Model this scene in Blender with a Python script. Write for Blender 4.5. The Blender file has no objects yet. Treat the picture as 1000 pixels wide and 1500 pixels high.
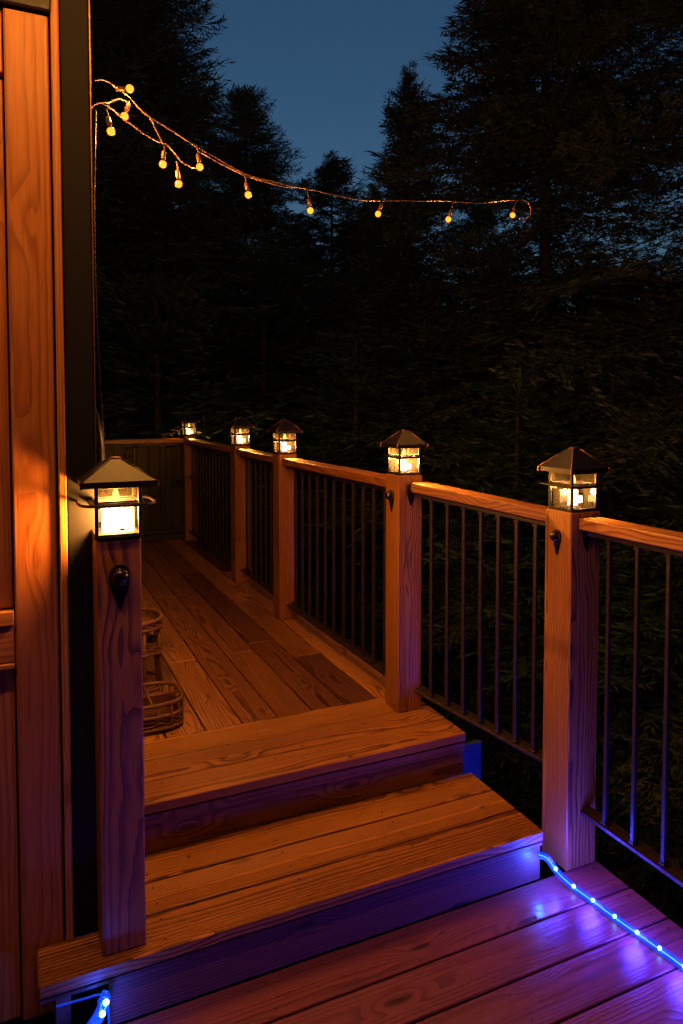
import bpy, bmesh, math, random
import numpy as np
from mathutils import Vector, Matrix, Euler
random.seed(7); rng = np.random.default_rng(11)
R = math.radians
S = bpy.context.scene
COL = S.collection

# ------------------------------------------------------------------ camera
F = 1043.0; YAW = 24.4; PITCH = 2.5; HOR = 594.0
cd = bpy.data.cameras.new('camera'); cam = bpy.data.objects.new('camera', cd); COL.objects.link(cam)
S.camera = cam
CP = Vector((0, 0, 1.27)); cam.location = CP
cam.rotation_euler = Euler((R(90 - PITCH), 0, R(-YAW)), 'XYZ')
cd.sensor_fit = 'VERTICAL'; cd.sensor_height = 36; cd.lens = F / 1500 * 36
PY0 = HOR + F * math.tan(R(PITCH))
cd.shift_y = -(750 - PY0) / 1500
cd.clip_end = 500; cd.clip_start = 0.02
_y, _p = R(YAW), R(PITCH)
FW = Vector((math.sin(_y) * math.cos(_p), math.cos(_y) * math.cos(_p), -math.sin(_p)))
RT = Vector((math.cos(_y), -math.sin(_y), 0)); UP = RT.cross(FW)
def at(px, py, D):
    return CP + (FW + RT * ((px - 500) / F) + UP * ((PY0 - py) / F)) * D
def flat(px, D):                      # ground position of a column of the picture at a distance
    p = at(px, HOR, D); return p.x, p.y

# ------------------------------------------------------------------ helpers
class MB:
    def __init__(s): s.v = []; s.f = []; s.g = []; s.r = []; s.m = []; s.sm = []
    def add(s, vs, fs, gc=None, rnd=0.5, mi=0, smooth=False):
        b = len(s.v); s.v += [tuple(v) for v in vs]; s.f += [tuple(i + b for i in f) for f in fs]
        s.g += [tuple(g) for g in (gc if gc is not None else vs)]; s.r += [rnd] * len(vs)
        s.m += [mi] * len(fs); s.sm += [smooth] * len(fs)
    def box(s, lo, hi, grain=0, M=None, bev=0.002, mi=0):
        lo = Vector(lo); hi = Vector(hi); c = (lo + hi) / 2; d = (hi - lo)
        b = min(bev, min(d) * .3)
        bm = bmesh.new(); bmesh.ops.create_cube(bm, size=1)
        for v in bm.verts: v.co = Vector((v.co.x * d.x, v.co.y * d.y, v.co.z * d.z))
        if b > 0: bmesh.ops.bevel(bm, geom=list(bm.edges), offset=b, segments=1, affect='EDGES')
        ax = [grain] + [i for i in sorted(range(3), key=lambda i: -d[i]) if i != grain]
        o = (random.uniform(0, 40), random.uniform(-.6, .6) * d[ax[1]], random.uniform(.006, .09) * random.choice((-1, 1)))
        L = [v.co.copy() for v in bm.verts]
        gc = [(p[ax[0]] + o[0], p[ax[1]] + o[1], p[ax[2]] + o[2]) for p in L]
        vs = [(M @ (p + c)) if M else p + c for p in L]
        bm.faces.ensure_lookup_table(); bm.verts.index_update()
        s.add(vs, [[v.index for v in f.verts] for f in bm.faces], gc, random.random(), mi); bm.free()
    def tube(s, pts, r, n=8, mi=0, cap=True):
        pts = [Vector(p) for p in pts]; rr = r if isinstance(r, (list, tuple)) else [r] * len(pts)
        vs = []; fs = []; ref = None
        for i, p in enumerate(pts):
            t = (pts[min(i + 1, len(pts) - 1)] - pts[max(i - 1, 0)]).normalized()
            if ref is None: ref = Vector((0, 0, 1)) if abs(t.z) < .9 else Vector((1, 0, 0))
            a = (ref - t * ref.dot(t)).normalized(); ref = a; b = t.cross(a)
            for k in range(n):
                w = 2 * math.pi * k / n; vs.append(p + (a * math.cos(w) + b * math.sin(w)) * rr[i])
        for i in range(len(pts) - 1):
            for k in range(n):
                fs.append((i * n + k, i * n + (k + 1) % n, (i + 1) * n + (k + 1) % n, (i + 1) * n + k))
        if cap: fs.append(tuple(range(n))[::-1]); fs.append(tuple((len(pts) - 1) * n + k for k in range(n)))
        s.add(vs, fs, None, random.random(), mi, True)
    def lathe(s, prof, n=20, M=None, mi=0, sx=1, sy=1):
        vs = []; fs = []
        for r, z in prof:
            for k in range(n):
                w = 2 * math.pi * k / n; p = Vector((r * math.cos(w) * sx, r * math.sin(w) * sy, z)); vs.append(M @ p if M else p)
        for i in range(len(prof) - 1):
            for k in range(n): fs.append((i * n + k, i * n + (k + 1) % n, (i + 1) * n + (k + 1) % n, (i + 1) * n + k))
        fs.append(tuple(range(n))[::-1]); fs.append(tuple((len(prof) - 1) * n + k for k in range(n)))
        s.add(vs, fs, None, .5, mi, True)
    def prism(s, pts, h, M=None, mi=0):
        n = len(pts); vs = [Vector((x, y, 0)) for x, y in pts] + [Vector((x, y, h)) for x, y in pts]
        fs = [tuple(range(n))[::-1], tuple(range(n, 2 * n))] + [(i, (i + 1) % n, n + (i + 1) % n, n + i) for i in range(n)]
        s.add([M @ v if M else v for v in vs], fs, None, .5, mi)
    def build(s, name, mats, parent=None, origin=None):
        me = bpy.data.meshes.new(name); o = bpy.data.objects.new(name, me)
        off = Vector(origin) if origin is not None else Vector((0, 0, 0))
        q = parent if origin is None else None
        while q: off += q.location; q = q.parent
        me.from_pydata([tuple(Vector(v) - off) for v in s.v], [], s.f)
        if not isinstance(mats, (list, tuple)): mats = [mats]
        for m in mats: me.materials.append(m)
        me.polygons.foreach_set('material_index', s.m); me.polygons.foreach_set('use_smooth', s.sm)
        a = me.attributes.new('gc', 'FLOAT_VECTOR', 'POINT'); a.data.foreach_set('vector', [c for g in s.g for c in g])
        a = me.attributes.new('rnd', 'FLOAT', 'POINT'); a.data.foreach_set('value', s.r)
        me.update(); COL.objects.link(o)
        if parent: o.parent = parent
        else: o.location = off
        return o
def tag(o, label=None, cat=None, group=None, kind=None):
    if label: o['label'] = label
    if cat: o['category'] = cat
    if group: o['group'] = group
    if kind: o['kind'] = kind
    return o
def empty(name, loc, label, cat, group=None, rz=0):
    o = bpy.data.objects.new(name, None); COL.objects.link(o); o.location = loc; o.rotation_euler.z = rz
    o.empty_display_size = .1
    o.matrix_world = Matrix.Translation(loc) @ Matrix.Rotation(rz, 4, 'Z')
    return tag(o, label, cat, group)
def dup(root, loc, label, rz=None):
    r = root.copy(); COL.objects.link(r); r.location = loc; r['label'] = label
    if rz is not None: r.rotation_euler.z = rz
    def rec(a, b):
        for ch in a.children:
            c = ch.copy(); COL.objects.link(c); c.parent = b; rec(ch, c)
    rec(root, r); return r
def smooth(pts, k=6):
    P = [Vector(p) for p in pts]; out = []
    for i in range(len(P) - 1):
        a = P[max(i - 1, 0)]; b = P[i]; c = P[i + 1]; d = P[min(i + 2, len(P) - 1)]
        for j in range(k):
            t = j / k
            out.append(.5 * ((2 * b) + (c - a) * t + (2 * a - 5 * b + 4 * c - d) * t * t + (3 * b - a - 3 * c + d) * t ** 3))
    return out + [P[-1]]

# ------------------------------------------------------------------ materials
class NT:
    def __init__(s, name):
        s.m = bpy.data.materials.new(name); s.m.use_nodes = True; s.t = s.m.node_tree; s.t.nodes.clear()
        s.out = s.n('ShaderNodeOutputMaterial')
    def n(s, ty, **kw):
        x = s.t.nodes.new(ty)
        for k, v in kw.items(): setattr(x, k, v)
        return x
    def l(s, a, b): s.t.links.new(a, b)
    def val(s, x, v):
        if hasattr(v, 'links') or isinstance(v, bpy.types.NodeSocket): s.l(v, x)
        else: x.default_value = v
    def math(s, op, a, b=0.0, c=0.0, clamp=False):
        x = s.n('ShaderNodeMath', operation=op); x.use_clamp = clamp
        s.val(x.inputs[0], a); s.val(x.inputs[1], b)
        if len(x.inputs) > 2: s.val(x.inputs[2], c)
        return x.outputs[0]
    def vmul(s, v, k):
        x = s.n('ShaderNodeVectorMath', operation='MULTIPLY'); s.l(v, x.inputs[0]); s.val(x.inputs[1], k); return x.outputs[0]
    def noise(s, v, detail=2, rough=.5, scale=1.0, dist=0.0):
        x = s.n('ShaderNodeTexNoise'); s.l(v, x.inputs['Vector']); x.inputs['Scale'].default_value = scale
        x.inputs['Detail'].default_value = detail; x.inputs['Roughness'].default_value = rough; x.inputs['Distortion'].default_value = dist
        return x.outputs[0]
    def mapr(s, v, a, b, c=0.0, d=1.0, smoothstep=False):
        x = s.n('ShaderNodeMapRange')
        if smoothstep: x.interpolation_type = 'SMOOTHSTEP'
        s.l(v, x.inputs[0])
        for i, q in enumerate((a, b, c, d)): x.inputs[i + 1].default_value = q
        return x.outputs[0]
    def mixc(s, f, a, b, bt='MIX'):
        x = s.n('ShaderNodeMix', data_type='RGBA', blend_type=bt)
        s.val(x.inputs[0], f); s.val(x.inputs[6], a if not isinstance(a, tuple) else (*a, 1)); s.val(x.inputs[7], b if not isinstance(b, tuple) else (*b, 1))
        return x.outputs[2]
    def bsdf(s, **kw):
        b = s.n('ShaderNodeBsdfPrincipled')
        for k, v in kw.items(): s.val(b.inputs[k.replace('_', ' ')], v if not (isinstance(v, tuple) and len(v) == 3) else (*v, 1))
        s.l(b.outputs[0], s.out.inputs[0]); return b

def wood(name, light, dark, ring=.010, rough=(.42, .62), tint=(.72, 1.2), bump=.35, knots=1.0, sharp=1.0, grooves=False, spec=.5, warp=1.0):
    t = NT(name)
    P = t.n('ShaderNodeAttribute', attribute_name='gc').outputs['Vector']
    rnd = t.n('ShaderNodeAttribute', attribute_name='rnd').outputs['Fac']
    sep = t.n('ShaderNodeSeparateXYZ'); t.l(P, sep.inputs[0])
    n1 = t.noise(t.vmul(P, (1.3, 7, 7)), 2, .5)
    n2 = t.noise(t.vmul(P, (5, 30, 30)), 3, .55)
    r = t.math('SQRT', t.math('ADD', t.math('POWER', sep.outputs[1], 2.0), t.math('POWER', sep.outputs[2], 2.0)))
    r = t.math('ADD', r, t.math('MULTIPLY', t.math('SUBTRACT', n1, .5), .085 * warp))
    r = t.math('ADD', r, t.math('MULTIPLY', t.math('SUBTRACT', n2, .5), .008))
    # knots: grain flows round a dark eye
    vo = t.n('ShaderNodeTexVoronoi', voronoi_dimensions='2D'); t.l(t.vmul(P, (1.7, 6.0, 0)), vo.inputs['Vector']); vo.inputs['Scale'].default_value = 1
    vo.inputs['Randomness'].default_value = 1
    dk = t.math('ADD', vo.outputs['Distance'], t.math('MULTIPLY', t.math('SUBTRACT', n2, .5), .06))
    bulge = t.mapr(dk, 0, .26, .024 * knots, 0, True)
    r = t.math('ADD', r, bulge)
    ph = t.math('MULTIPLY', r, 1 / ring)
    # ring widths vary
    ph = t.math('ADD', ph, t.math('MULTIPLY', t.noise(t.vmul(P, (.5, 22, 22)), 1), 1.6))
    fr = t.math('FRACT', ph)
    late = t.mapr(fr, .35, .93, 0, 1, True)
    late = t.math('MULTIPLY', late, t.mapr(fr, 1.0, .95, 0, 1))
    amp = t.mapr(t.noise(t.vmul(P, (.7, 9, 9)), 2), .3, .7, .6, 1.0)
    late = t.math('MULTIPLY', t.math('MULTIPLY', late, amp), sharp, clamp=True)
    fib = t.noise(t.vmul(P, (9, 260, 260)), 3, .6)
    col = t.mixc(late, light, dark)
    col = t.mixc(t.mapr(fib, .35, .75, 0, .38), col, tuple(c * .55 for c in dark))
    blotch = t.noise(t.vmul(P, (1.1, 4, 4)), 3, .6)
    col = t.mixc(t.mapr(blotch, .35, .75, 0, .45), col, (dark[0] * 1.3, dark[1] * 1.0, dark[2]), 'MIX')
    kn = t.mapr(dk, .03, .085 , .85 * min(1, knots), 0, True)
    pick = t.n('ShaderNodeSeparateColor'); t.l(vo.outputs['Color'], pick.inputs[0])
    kn = t.math('MULTIPLY', kn, t.math('GREATER_THAN', pick.outputs[0], .45))
    col = t.mixc(kn, col, tuple(c * .3 for c in dark))
    # weathering scratches
    scr = t.mapr(t.noise(t.vmul(P, (3, 120, 120)), 2, .5, 1, .4), .68, .74, 0, .5)
    col = t.mixc(scr, col, tuple(c * .35 for c in dark))
    hs = t.n('ShaderNodeHueSaturation'); t.l(col, hs.inputs['Color']); t.l(t.mapr(rnd, 0, 1, *tint), hs.inputs['Value'])
    t.l(t.mapr(rnd, 0, 1, .492, .506), hs.inputs['Hue'])
    ro = t.mapr(t.noise(t.vmul(P, (4, 40, 40)), 3, .6), .3, .7, rough[0], rough[1])
    b = t.bsdf(Base_Color=hs.outputs[0], Roughness=ro)
    b.inputs['Specular IOR Level'].default_value = spec
    h = t.math('ADD', t.math('MULTIPLY', late, .7), t.math('MULTIPLY', fib, .5))
    h = t.math('ADD', h, t.math('MULTIPLY', kn, -.6))
    if grooves:
        gr = t.math('SINE', t.math('MULTIPLY', sep.outputs[1], 2 * math.pi / .0125))
        h = t.math('ADD', t.math('MULTIPLY', gr, 1.2), h)
    bp = t.n('ShaderNodeBump'); bp.inputs['Strength'].default_value = bump; bp.inputs['Distance'].default_value = .0022
    t.l(h, bp.inputs['Height']); t.l(bp.outputs[0], b.inputs['Normal'])
    return t.m
def metal(name, col, rough=.4, met=.6, spec=.5):
    t = NT(name); tc = t.n('ShaderNodeTexCoord').outputs['Object']
    n = t.noise(tc, 4, .6, 45)
    c = t.mixc(t.mapr(n, .3, .75, 0, .5), col, tuple(x * 1.7 + .002 for x in col))
    b = t.bsdf(Base_Color=c, Roughness=t.mapr(t.noise(tc, 3, .6, 90), .3, .7, rough - .1, rough + .14), Metallic=met, Specular_IOR_Level=spec)
    bp = t.n('ShaderNodeBump'); bp.inputs['Strength'].default_value = .12; bp.inputs['Distance'].default_value = .001
    t.l(t.noise(tc, 3, .6, 240), bp.inputs['Height']); t.l(bp.outputs[0], b.inputs['Normal'])
    return t.m
def emis(name, col, k):
    t = NT(name); e = t.n('ShaderNodeEmission'); e.inputs[0].default_value = (*col, 1); e.inputs[1].default_value = k
    t.l(e.outputs[0], t.out.inputs[0]); return t.m
def glassy(name, col, diff=.15, rough=.05, even=False):
    t = NT(name)
    tr = t.n('ShaderNodeBsdfTransparent'); tr.inputs[0].default_value = (*col, 1)
    tl = t.n('ShaderNodeBsdfTranslucent'); tl.inputs[0].default_value = (*[min(1, c * 1.0) for c in col], 1)
    gl = t.n('ShaderNodeBsdfGlossy'); gl.inputs['Roughness'].default_value = rough
    tc = t.n('ShaderNodeTexCoord').outputs['Object']
    dirt = t.mapr(t.noise(tc, 4, .65, 60), .4, .75, diff * .6, min(1, diff * 2.2))
    a = t.n('ShaderNodeMixShader'); t.val(a.inputs[0], diff if even else dirt); t.l(tr.outputs[0], a.inputs[1]); t.l(tl.outputs[0], a.inputs[2])
    b = t.n('ShaderNodeMixShader'); b.inputs[0].default_value = .07; t.l(a.outputs[0], b.inputs[1]); t.l(gl.outputs[0], b.inputs[2])
    t.l(b.outputs[0], t.out.inputs[0]); return t.m

W_TREAD = wood('tread_wood', (.62, .245, .055), (.085, .022, .005), ring=.0062, tint=(.8, 1.15), sharp=1.0, bump=.8, warp=.17, knots=.5)
W_TREADG = wood('grooved_tread_wood', (.62, .245, .055), (.085, .022, .005), ring=.0085, tint=(.9, 1.1), bump=1, grooves=True, warp=.17, knots=.5)
W_DECK = wood('deck_wood', (.55, .21, .055), (.085, .026, .008), ring=.011, rough=(.3, .5), tint=(.3, 1.3), knots=.8, sharp=1.0, warp=.8)
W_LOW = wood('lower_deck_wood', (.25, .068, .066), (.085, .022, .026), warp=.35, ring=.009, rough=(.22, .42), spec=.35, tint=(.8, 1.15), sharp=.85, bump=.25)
W_POST = wood('post_wood', (.46, .175, .040), (.07, .020, .006), ring=.0072, tint=(.85, 1.1), knots=.4, bump=.5, warp=.33)
W_RAIL = wood('rail_wood', (.44, .17, .045), (.12, .036, .009), ring=.009, tint=(.85, 1.1), rough=(.3, .5))
W_WALL = wood('wall_wood', (.52, .215, .045), (.22, .070, .014), ring=.0085, tint=(.8, 1.1), knots=.5, sharp=.8, bump=.2, rough=(.35, .55), warp=.22)
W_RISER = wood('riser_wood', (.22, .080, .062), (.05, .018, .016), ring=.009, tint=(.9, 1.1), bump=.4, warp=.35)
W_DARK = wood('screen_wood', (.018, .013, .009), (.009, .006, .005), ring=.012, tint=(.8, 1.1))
M_BLACK = metal('black_metal', (.012, .012, .014), .45, .3)
def _pan():
    t = NT('charcoal_cladding'); t.bsdf(Base_Color=(.0065, .006, .0075), Roughness=.7, Specular_IOR_Level=.2); return t.m
M_PANEL = _pan()
M_BRONZE = metal('bronze_metal', (.055, .038, .034), .36, .75)
M_BAL = metal('baluster_metal', (.032, .020, .015), .4, .35)
def _cap():
    t = NT('lamp_cap_metal'); t.bsdf(Base_Color=(.010, .007, .011), Roughness=.45, Specular_IOR_Level=.25, Metallic=0.0); return t.m
M_CAP = _cap()
M_CAP_R = metal('lamp_edge_metal', (.22, .10, .05), .4, .8)
M_KNOB = metal('black_glossy_metal', (.006, .0045, .0045), .2, .2)
M_GLASS = glassy('amber_lamp_glass', (.93, .80, .58), diff=.0022, even=True)
M_LED_W = emis('lamp_white_panel', (1, .83, .58), 9)
M_CANDLE = emis('lamp_candle', (1, .60, .20), 2.5)
M_CABLE = metal('copper_brown_cable', (.040, .018, .009), .5, .1)
M_SOCK = metal('bulb_socket', (.05, .022, .011), .45, .3)
M_FIL = emis('bulb_filament', (1, .26, .035), 2.4)
M_BULB = glassy('bulb_glass', (1, .74, .36), diff=.0025)
M_LED = emis('blue_led', (.10, .55, 1), 14)
M_WIRE = emis('rope_core', (.03, .30, 1), 3.5)
def rope_mat():
    t = NT('led_rope_tube')
    e = t.n('ShaderNodeEmission'); e.inputs[0].default_value = (.005, .07, 1, 1); e.inputs[1].default_value = .34
    b = t.n('ShaderNodeBsdfPrincipled'); b.inputs['Base Color'].default_value = (.02, .05, .22, 1); b.inputs['Roughness'].default_value = .12
    a = t.n('ShaderNodeAddShader'); t.l(e.outputs[0], a.inputs[0]); t.l(b.outputs[0], a.inputs[1])
    tr = t.n('ShaderNodeBsdfTransparent'); m = t.n('ShaderNodeMixShader'); m.inputs[0].default_value = .55
    t.l(tr.outputs[0], m.inputs[1]); t.l(a.outputs[0], m.inputs[2]); t.l(m.outputs[0], t.out.inputs[0]); return t.m
M_ROPE = rope_mat()
M_RATTAN = wood('rattan', (.18, .07, .022), (.06, .02, .008), ring=.006, tint=(.8, 1.2), rough=(.4, .6), knots=.3)
def simple(name, c1, c2, sc, rough=.8):
    t = NT(name); tc = t.n('ShaderNodeTexCoord').outputs['Object']
    t.bsdf(Base_Color=t.mixc(t.mapr(t.noise(tc, 4, .6, sc), .35, .65), c1, c2), Roughness=rough); return t.m
M_SOIL = simple('forest_floor', (.010, .008, .006), (.022, .018, .011), 3, .95)
M_BARK = simple('bark', (.014, .010, .008), (.035, .025, .018), 8, .9)
M_PANELB = simple('painted_glow_panel', (.015, .04, .10), (.04, .09, .2), 5, .5)  # blue light put into the base colour
def needles(name, c1, c2):
    t = NT(name); rn = t.n('ShaderNodeAttribute', attribute_name='rnd').outputs['Fac']
    c = t.mixc(rn, c1, c2)
    d = t.n('ShaderNodeBsdfPrincipled'); t.l(c, d.inputs['Base Color']); d.inputs['Roughness'].default_value = .6; d.inputs['Specular IOR Level'].default_value = .25
    tl = t.n('ShaderNodeBsdfTranslucent'); t.l(c, tl.inputs[0])
    m = t.n('ShaderNodeMixShader'); m.inputs[0].default_value = .2; t.l(d.outputs[0], m.inputs[1]); t.l(tl.outputs[0], m.inputs[2]); t.l(m.outputs[0], t.out.inputs[0])
    return t.m
M_NEED = needles('spruce_needles', (.036, .060, .042), (.10, .12, .07))
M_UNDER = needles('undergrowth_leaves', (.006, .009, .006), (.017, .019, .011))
M_NEEDG = needles('young_needles', (.022, .058, .032), (.05, .09, .045))

# ------------------------------------------------------------------ lights
def plight(name, loc, col, e, r=.02):
    l = bpy.data.lights.new(name, 'POINT'); l.color = col; l.energy = e; l.shadow_soft_size = r
    o = bpy.data.objects.new(name, l); COL.objects.link(o); o.location = loc; return o
WARM = (1, .50, .14)

# ------------------------------------------------------------------ decks and stairs
NOSE1, NOSE0 = 2.27, 1.86; Z1 = -.17; Z0 = -.345; X1, X0 = 1.56, 1.595
DY1 = 6.82
M_SCREW = metal('screw_heads', (.02, .014, .010), .4, .5)
def screw(m, x, y, z):
    n = 8; m.add([(x + .0036 * math.cos(k * math.pi / 4), y + .0036 * math.sin(k * math.pi / 4), z) for k in range(n)], [tuple(range(n))], None, .5, 1)
d = MB()
# field boards run away from the camera, between the house side and the railing
x = .20; ws = [.150, .148, .152, .150, .147, .152, .150, .150, .148]
i = 0
while x < 1.55:
    w = ws[i % 9]; x2 = min(x + w, 1.555)
    y = 2.712; first = True
    while y < DY1:
        ln = random.uniform(1.1, 2.3) if not first else random.uniform(.55, 2.2)
        first = False
        y2 = min(y + ln, DY1)
        if DY1 - y2 < .3: y2 = DY1
        d.box((x, y, -.028), (x2 - .0065, y2 - .003, 0), 1, bev=.0025)
        for sx in (x + .022, x2 - .028):
            ss = [y + .02, y2 - .022] + ([(y + y2) / 2] if y2 - y > .9 else [])
            for sy in ss: screw(d, sx + random.uniform(-.003, .003), sy + random.uniform(-.004, .004), .0006)
        y = y2
    x = x2; i += 1
up = d.build('upper_deck', [W_DECK, M_SCREW]); tag(up, kind='structure')
d = MB()
for x in np.arange(.25, 1.56, .42): d.box((x, 2.32, -.19), (x + .04, DY1, -.031), 1, bev=0)
d.box((.2, DY1 + .001, -.2), (1.55, DY1 + .035, -.003), 0)
d.box((1.56, 2.74, -.20), (1.60, DY1, -.032), 1)
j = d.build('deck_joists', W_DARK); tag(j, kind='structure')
d = MB()
y = NOSE0 + .009
k = 0
while y > -1.2:
    w = .156; d.box((-1.6, y - w + .007, Z0 - .03), (1.84, y, Z0), 0, bev=.003)
    for sx in (-1.2, -.6, 0, .6, 1.2, 1.80):
        for sy in (y - .03, y - w + .035): screw(d, sx + random.uniform(-.004, .004), sy, Z0 + .0006)
    y -= w; k += 1
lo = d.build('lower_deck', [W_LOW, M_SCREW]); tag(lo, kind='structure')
d = MB(); d.box((-1.6, -1.2, Z0 - .16), (1.80, 1.885, Z0 - .034), 0)
for xx in (-1.5, 1.70):
    for yy in (-1.1, 1.2): d.box((xx, yy, -3.2), (xx + .1, yy + .1, Z0 - .163), 2)
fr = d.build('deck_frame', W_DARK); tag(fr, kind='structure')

st = empty('deck_stairs', (.8, 2.0, Z0), 'wide two step wooden stairs with grooved nosings between the lower and the upper deck', 'stairs')
def part(name, mat, parent, fn, scr=None):
    m = MB(); fn(m)
    if scr:
        for q in scr: screw(m, *q)
    return m.build(name, [mat, M_SCREW] if scr else mat, parent)
for k, (ya, yb) in enumerate(((NOSE1, 2.411), (2.419, 2.558), (2.566, 2.704))):
    part('tread_board', W_TREAD, st, lambda m: m.box((.16, ya, -.034), (X1, yb, 0.001), 0, bev=.004), [(sx + random.uniform(-.004, .004), sy, .0018) for sx in (.42, .82, 1.22, 1.52) for sy in (ya + .03, yb - .03)])
for k, (ya, yb) in enumerate(((NOSE0, 2.001), (2.010, 2.143), (2.152, 2.286))):
    part('tread_board', W_TREADG if k == 0 else W_TREAD, st, lambda m: m.box((.02 if k < 1 else .188, ya, Z1 - .036), (X0, yb, Z1), 0, bev=.004), [(sx + random.uniform(-.004, .004), sy, Z1 + .0007) for sx in (.34, .75, 1.15, 1.565) for sy in (ya + .03, yb - .03)])
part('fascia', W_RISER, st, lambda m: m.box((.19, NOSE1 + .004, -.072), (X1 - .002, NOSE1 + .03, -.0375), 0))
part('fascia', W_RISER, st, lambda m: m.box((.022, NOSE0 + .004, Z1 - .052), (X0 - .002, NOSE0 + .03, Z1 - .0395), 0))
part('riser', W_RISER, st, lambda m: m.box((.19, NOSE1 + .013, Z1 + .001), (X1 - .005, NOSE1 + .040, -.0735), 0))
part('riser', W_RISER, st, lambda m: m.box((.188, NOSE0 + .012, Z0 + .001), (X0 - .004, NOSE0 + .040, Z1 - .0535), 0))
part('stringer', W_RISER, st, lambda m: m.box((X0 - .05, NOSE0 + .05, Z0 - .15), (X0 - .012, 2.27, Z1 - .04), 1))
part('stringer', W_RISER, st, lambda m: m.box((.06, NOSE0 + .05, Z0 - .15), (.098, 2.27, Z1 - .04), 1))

bp = MB(); bp.box((1.53, 2.42, -.40), (1.74, 2.445, -.135), 0)  # added sheet, its blue colour stands for blue light on this spot
tag(bp.build('painted_glow_panel', M_PANELB, origin=(1.6, 2.43, -.62)), 'added panel with blue light painted in, under the railing beside the top step', 'panel')

# ------------------------------------------------------------------ house
YW = 2.0
hw = empty('house_wall', (-.2, YW, Z0), 'orange wooden house wall with battens, ledge and dark lintel at the left edge', 'house wall')
ZB = -.36
part('wall_board', W_WALL, hw, lambda m: m.box((-.016, YW, ZB), (.088, YW + .03, 2.262), 2, bev=.004))
part('trim', W_WALL, hw, lambda m: m.box((.0935, YW - .012, Z1 + .001), (.1125, YW + .03, 2.33), 2, bev=.003))
def pn(m):
    m.box((-.16, YW + .02, .745), (-.0205, YW + .045, 2.09), 2, bev=.002)
    m.box((-.31, YW + .02, .745), (-.1635, YW + .045, 2.09), 2, bev=.002)
    m.box((-.47, YW + .02, .745), (-.3135, YW + .045, 2.09), 2, bev=.002)
part('recessed_panel', W_WALL, hw, pn)
part('upper_panel', W_WALL, hw, lambda m: m.box((-.47, YW + .012, 2.105), (-.0195, YW + .045, 2.264), 2, bev=.002))
part('ledge', W_WALL, hw, lambda m: (m.box((-.47, YW - .006, .705), (-.0185, YW + .02, .742), 0), m.box((-.47, YW + .002, .607), (-.0185, YW + .022, .703), 0), m.box((-.47, YW - .006, .592), (-.0185, YW + .022, .605), 0)))
def lp(m):
    for k in range(3): m.box((-.02 - .152 * (k + 1), YW + .02, ZB), (-.0205 - .152 * k, YW + .045, .59), 2)
part('lower_panel', W_WALL, hw, lp)
part('lintel', M_BLACK, hw, lambda m: m.box((-.6, YW - .02, 2.266), (.0925, YW + .05, 2.9), 0))
part('black_corner_board', M_PANEL, hw, lambda m: (m.box((.1135, YW - .004, Z1 + .001), (.186, YW + .04, 3.3), 2, bev=.004),))
part('backing', M_BLACK, hw, lambda m: m.box((-2.5, YW + .055, -.5), (.184, YW + .09, 3.3), 2, bev=0))
part('side_wall', M_PANEL, hw, lambda m: m.box((.13, YW + .092, -.5), (.183, 6.9, 3.3), 2, bev=0))
part('corner_flashing', M_CAP_R, hw, lambda m: m.box((.1865, YW - .002, Z1 + .002), (.1895, YW + .03, 3.3), 2, bev=0))
part('far_boards', W_WALL, hw, lambda m: [m.box((-.48 - .16 * (k + 1), YW + .01, ZB), (-.485 - .16 * k, YW + .04, 2.26), 2) for k in range(8)])
part('roof', M_BLACK, hw, lambda m: m.box((-2.6, YW + .1, 3.31), (.30, 7.1, 3.45), 1, bev=0))

# ------------------------------------------------------------------ posts with lamps
LAMP_G = 'lantern cap lights on the deck posts'; POST_G = 'wooden deck posts carrying lanterns'
def make_post(x, y, w, zb, zt, label, knobs):
    p = empty('deck_post', (x + w / 2, y + w / 2, zb), label, 'post', POST_G)
    part('shaft', W_POST, p, lambda m: m.box((x, y, zb), (x + w, y + w, zt), 2, bev=.004))
    cx, cy = x + w / 2, y + w / 2
    for side, dz in knobs:
        zk = zt - dz
        if side == 'f': M = Matrix.Translation((cx, y - .0004, zk)) @ Matrix.Rotation(R(90), 4, 'X')
        else: M = Matrix.Translation((x - .0004, cy, zk)) @ Matrix.Rotation(R(-90), 4, 'Z') @ Matrix.Rotation(R(90), 4, 'X')
        if y < 1.9 and x < .5: M = M @ Matrix.Scale(1.32, 4)
        pts = []
        for a in range(0, 181, 15): pts.append((.0195 * math.cos(R(a)), .0195 * math.sin(R(a))))
        pts += [(-.0185, -.018), (-.0125, -.040), (-.005, -.062), (0, -.070), (.005, -.062), (.0125, -.040), (.0185, -.018)]  # dark pointed tail modelled as the shadow cast below the knob
        m = MB(); m.prism(pts, .003, M); k = m.build('plate_with_shadow_tail', M_KNOB, p)
        m = MB(); ring = [M @ Vector((.0175 * math.cos(a * math.pi / 12), .0235 * math.sin(a * math.pi / 12) - .004, .006)) for a in range(25)]
        m.tube(ring, .0022, 6, cap=False); m.build('knob_rim', M_BRONZE, p)
        m = MB(); m.lathe([(.0155, .003), (.0165, .010), (.0145, .018), (.0095, .025), (.003, .0285)], 18, M @ Matrix.Translation((0, -.003, 0)), sy=1.2); m.build('knob', M_KNOB, p)
    return p
def sqring(m, ho, hi, z0, z1, rnd=False):
    for a, b in (((-ho, -ho), (ho, -hi)), ((-ho, hi), (ho, ho)), ((-ho, -hi + .0002), (-hi, hi - .0002)), ((hi, -hi + .0002), (ho, hi - .0002))):
        m.box((a[0], a[1], z0), (b[0], b[1], z1), 0, bev=.001)
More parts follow.
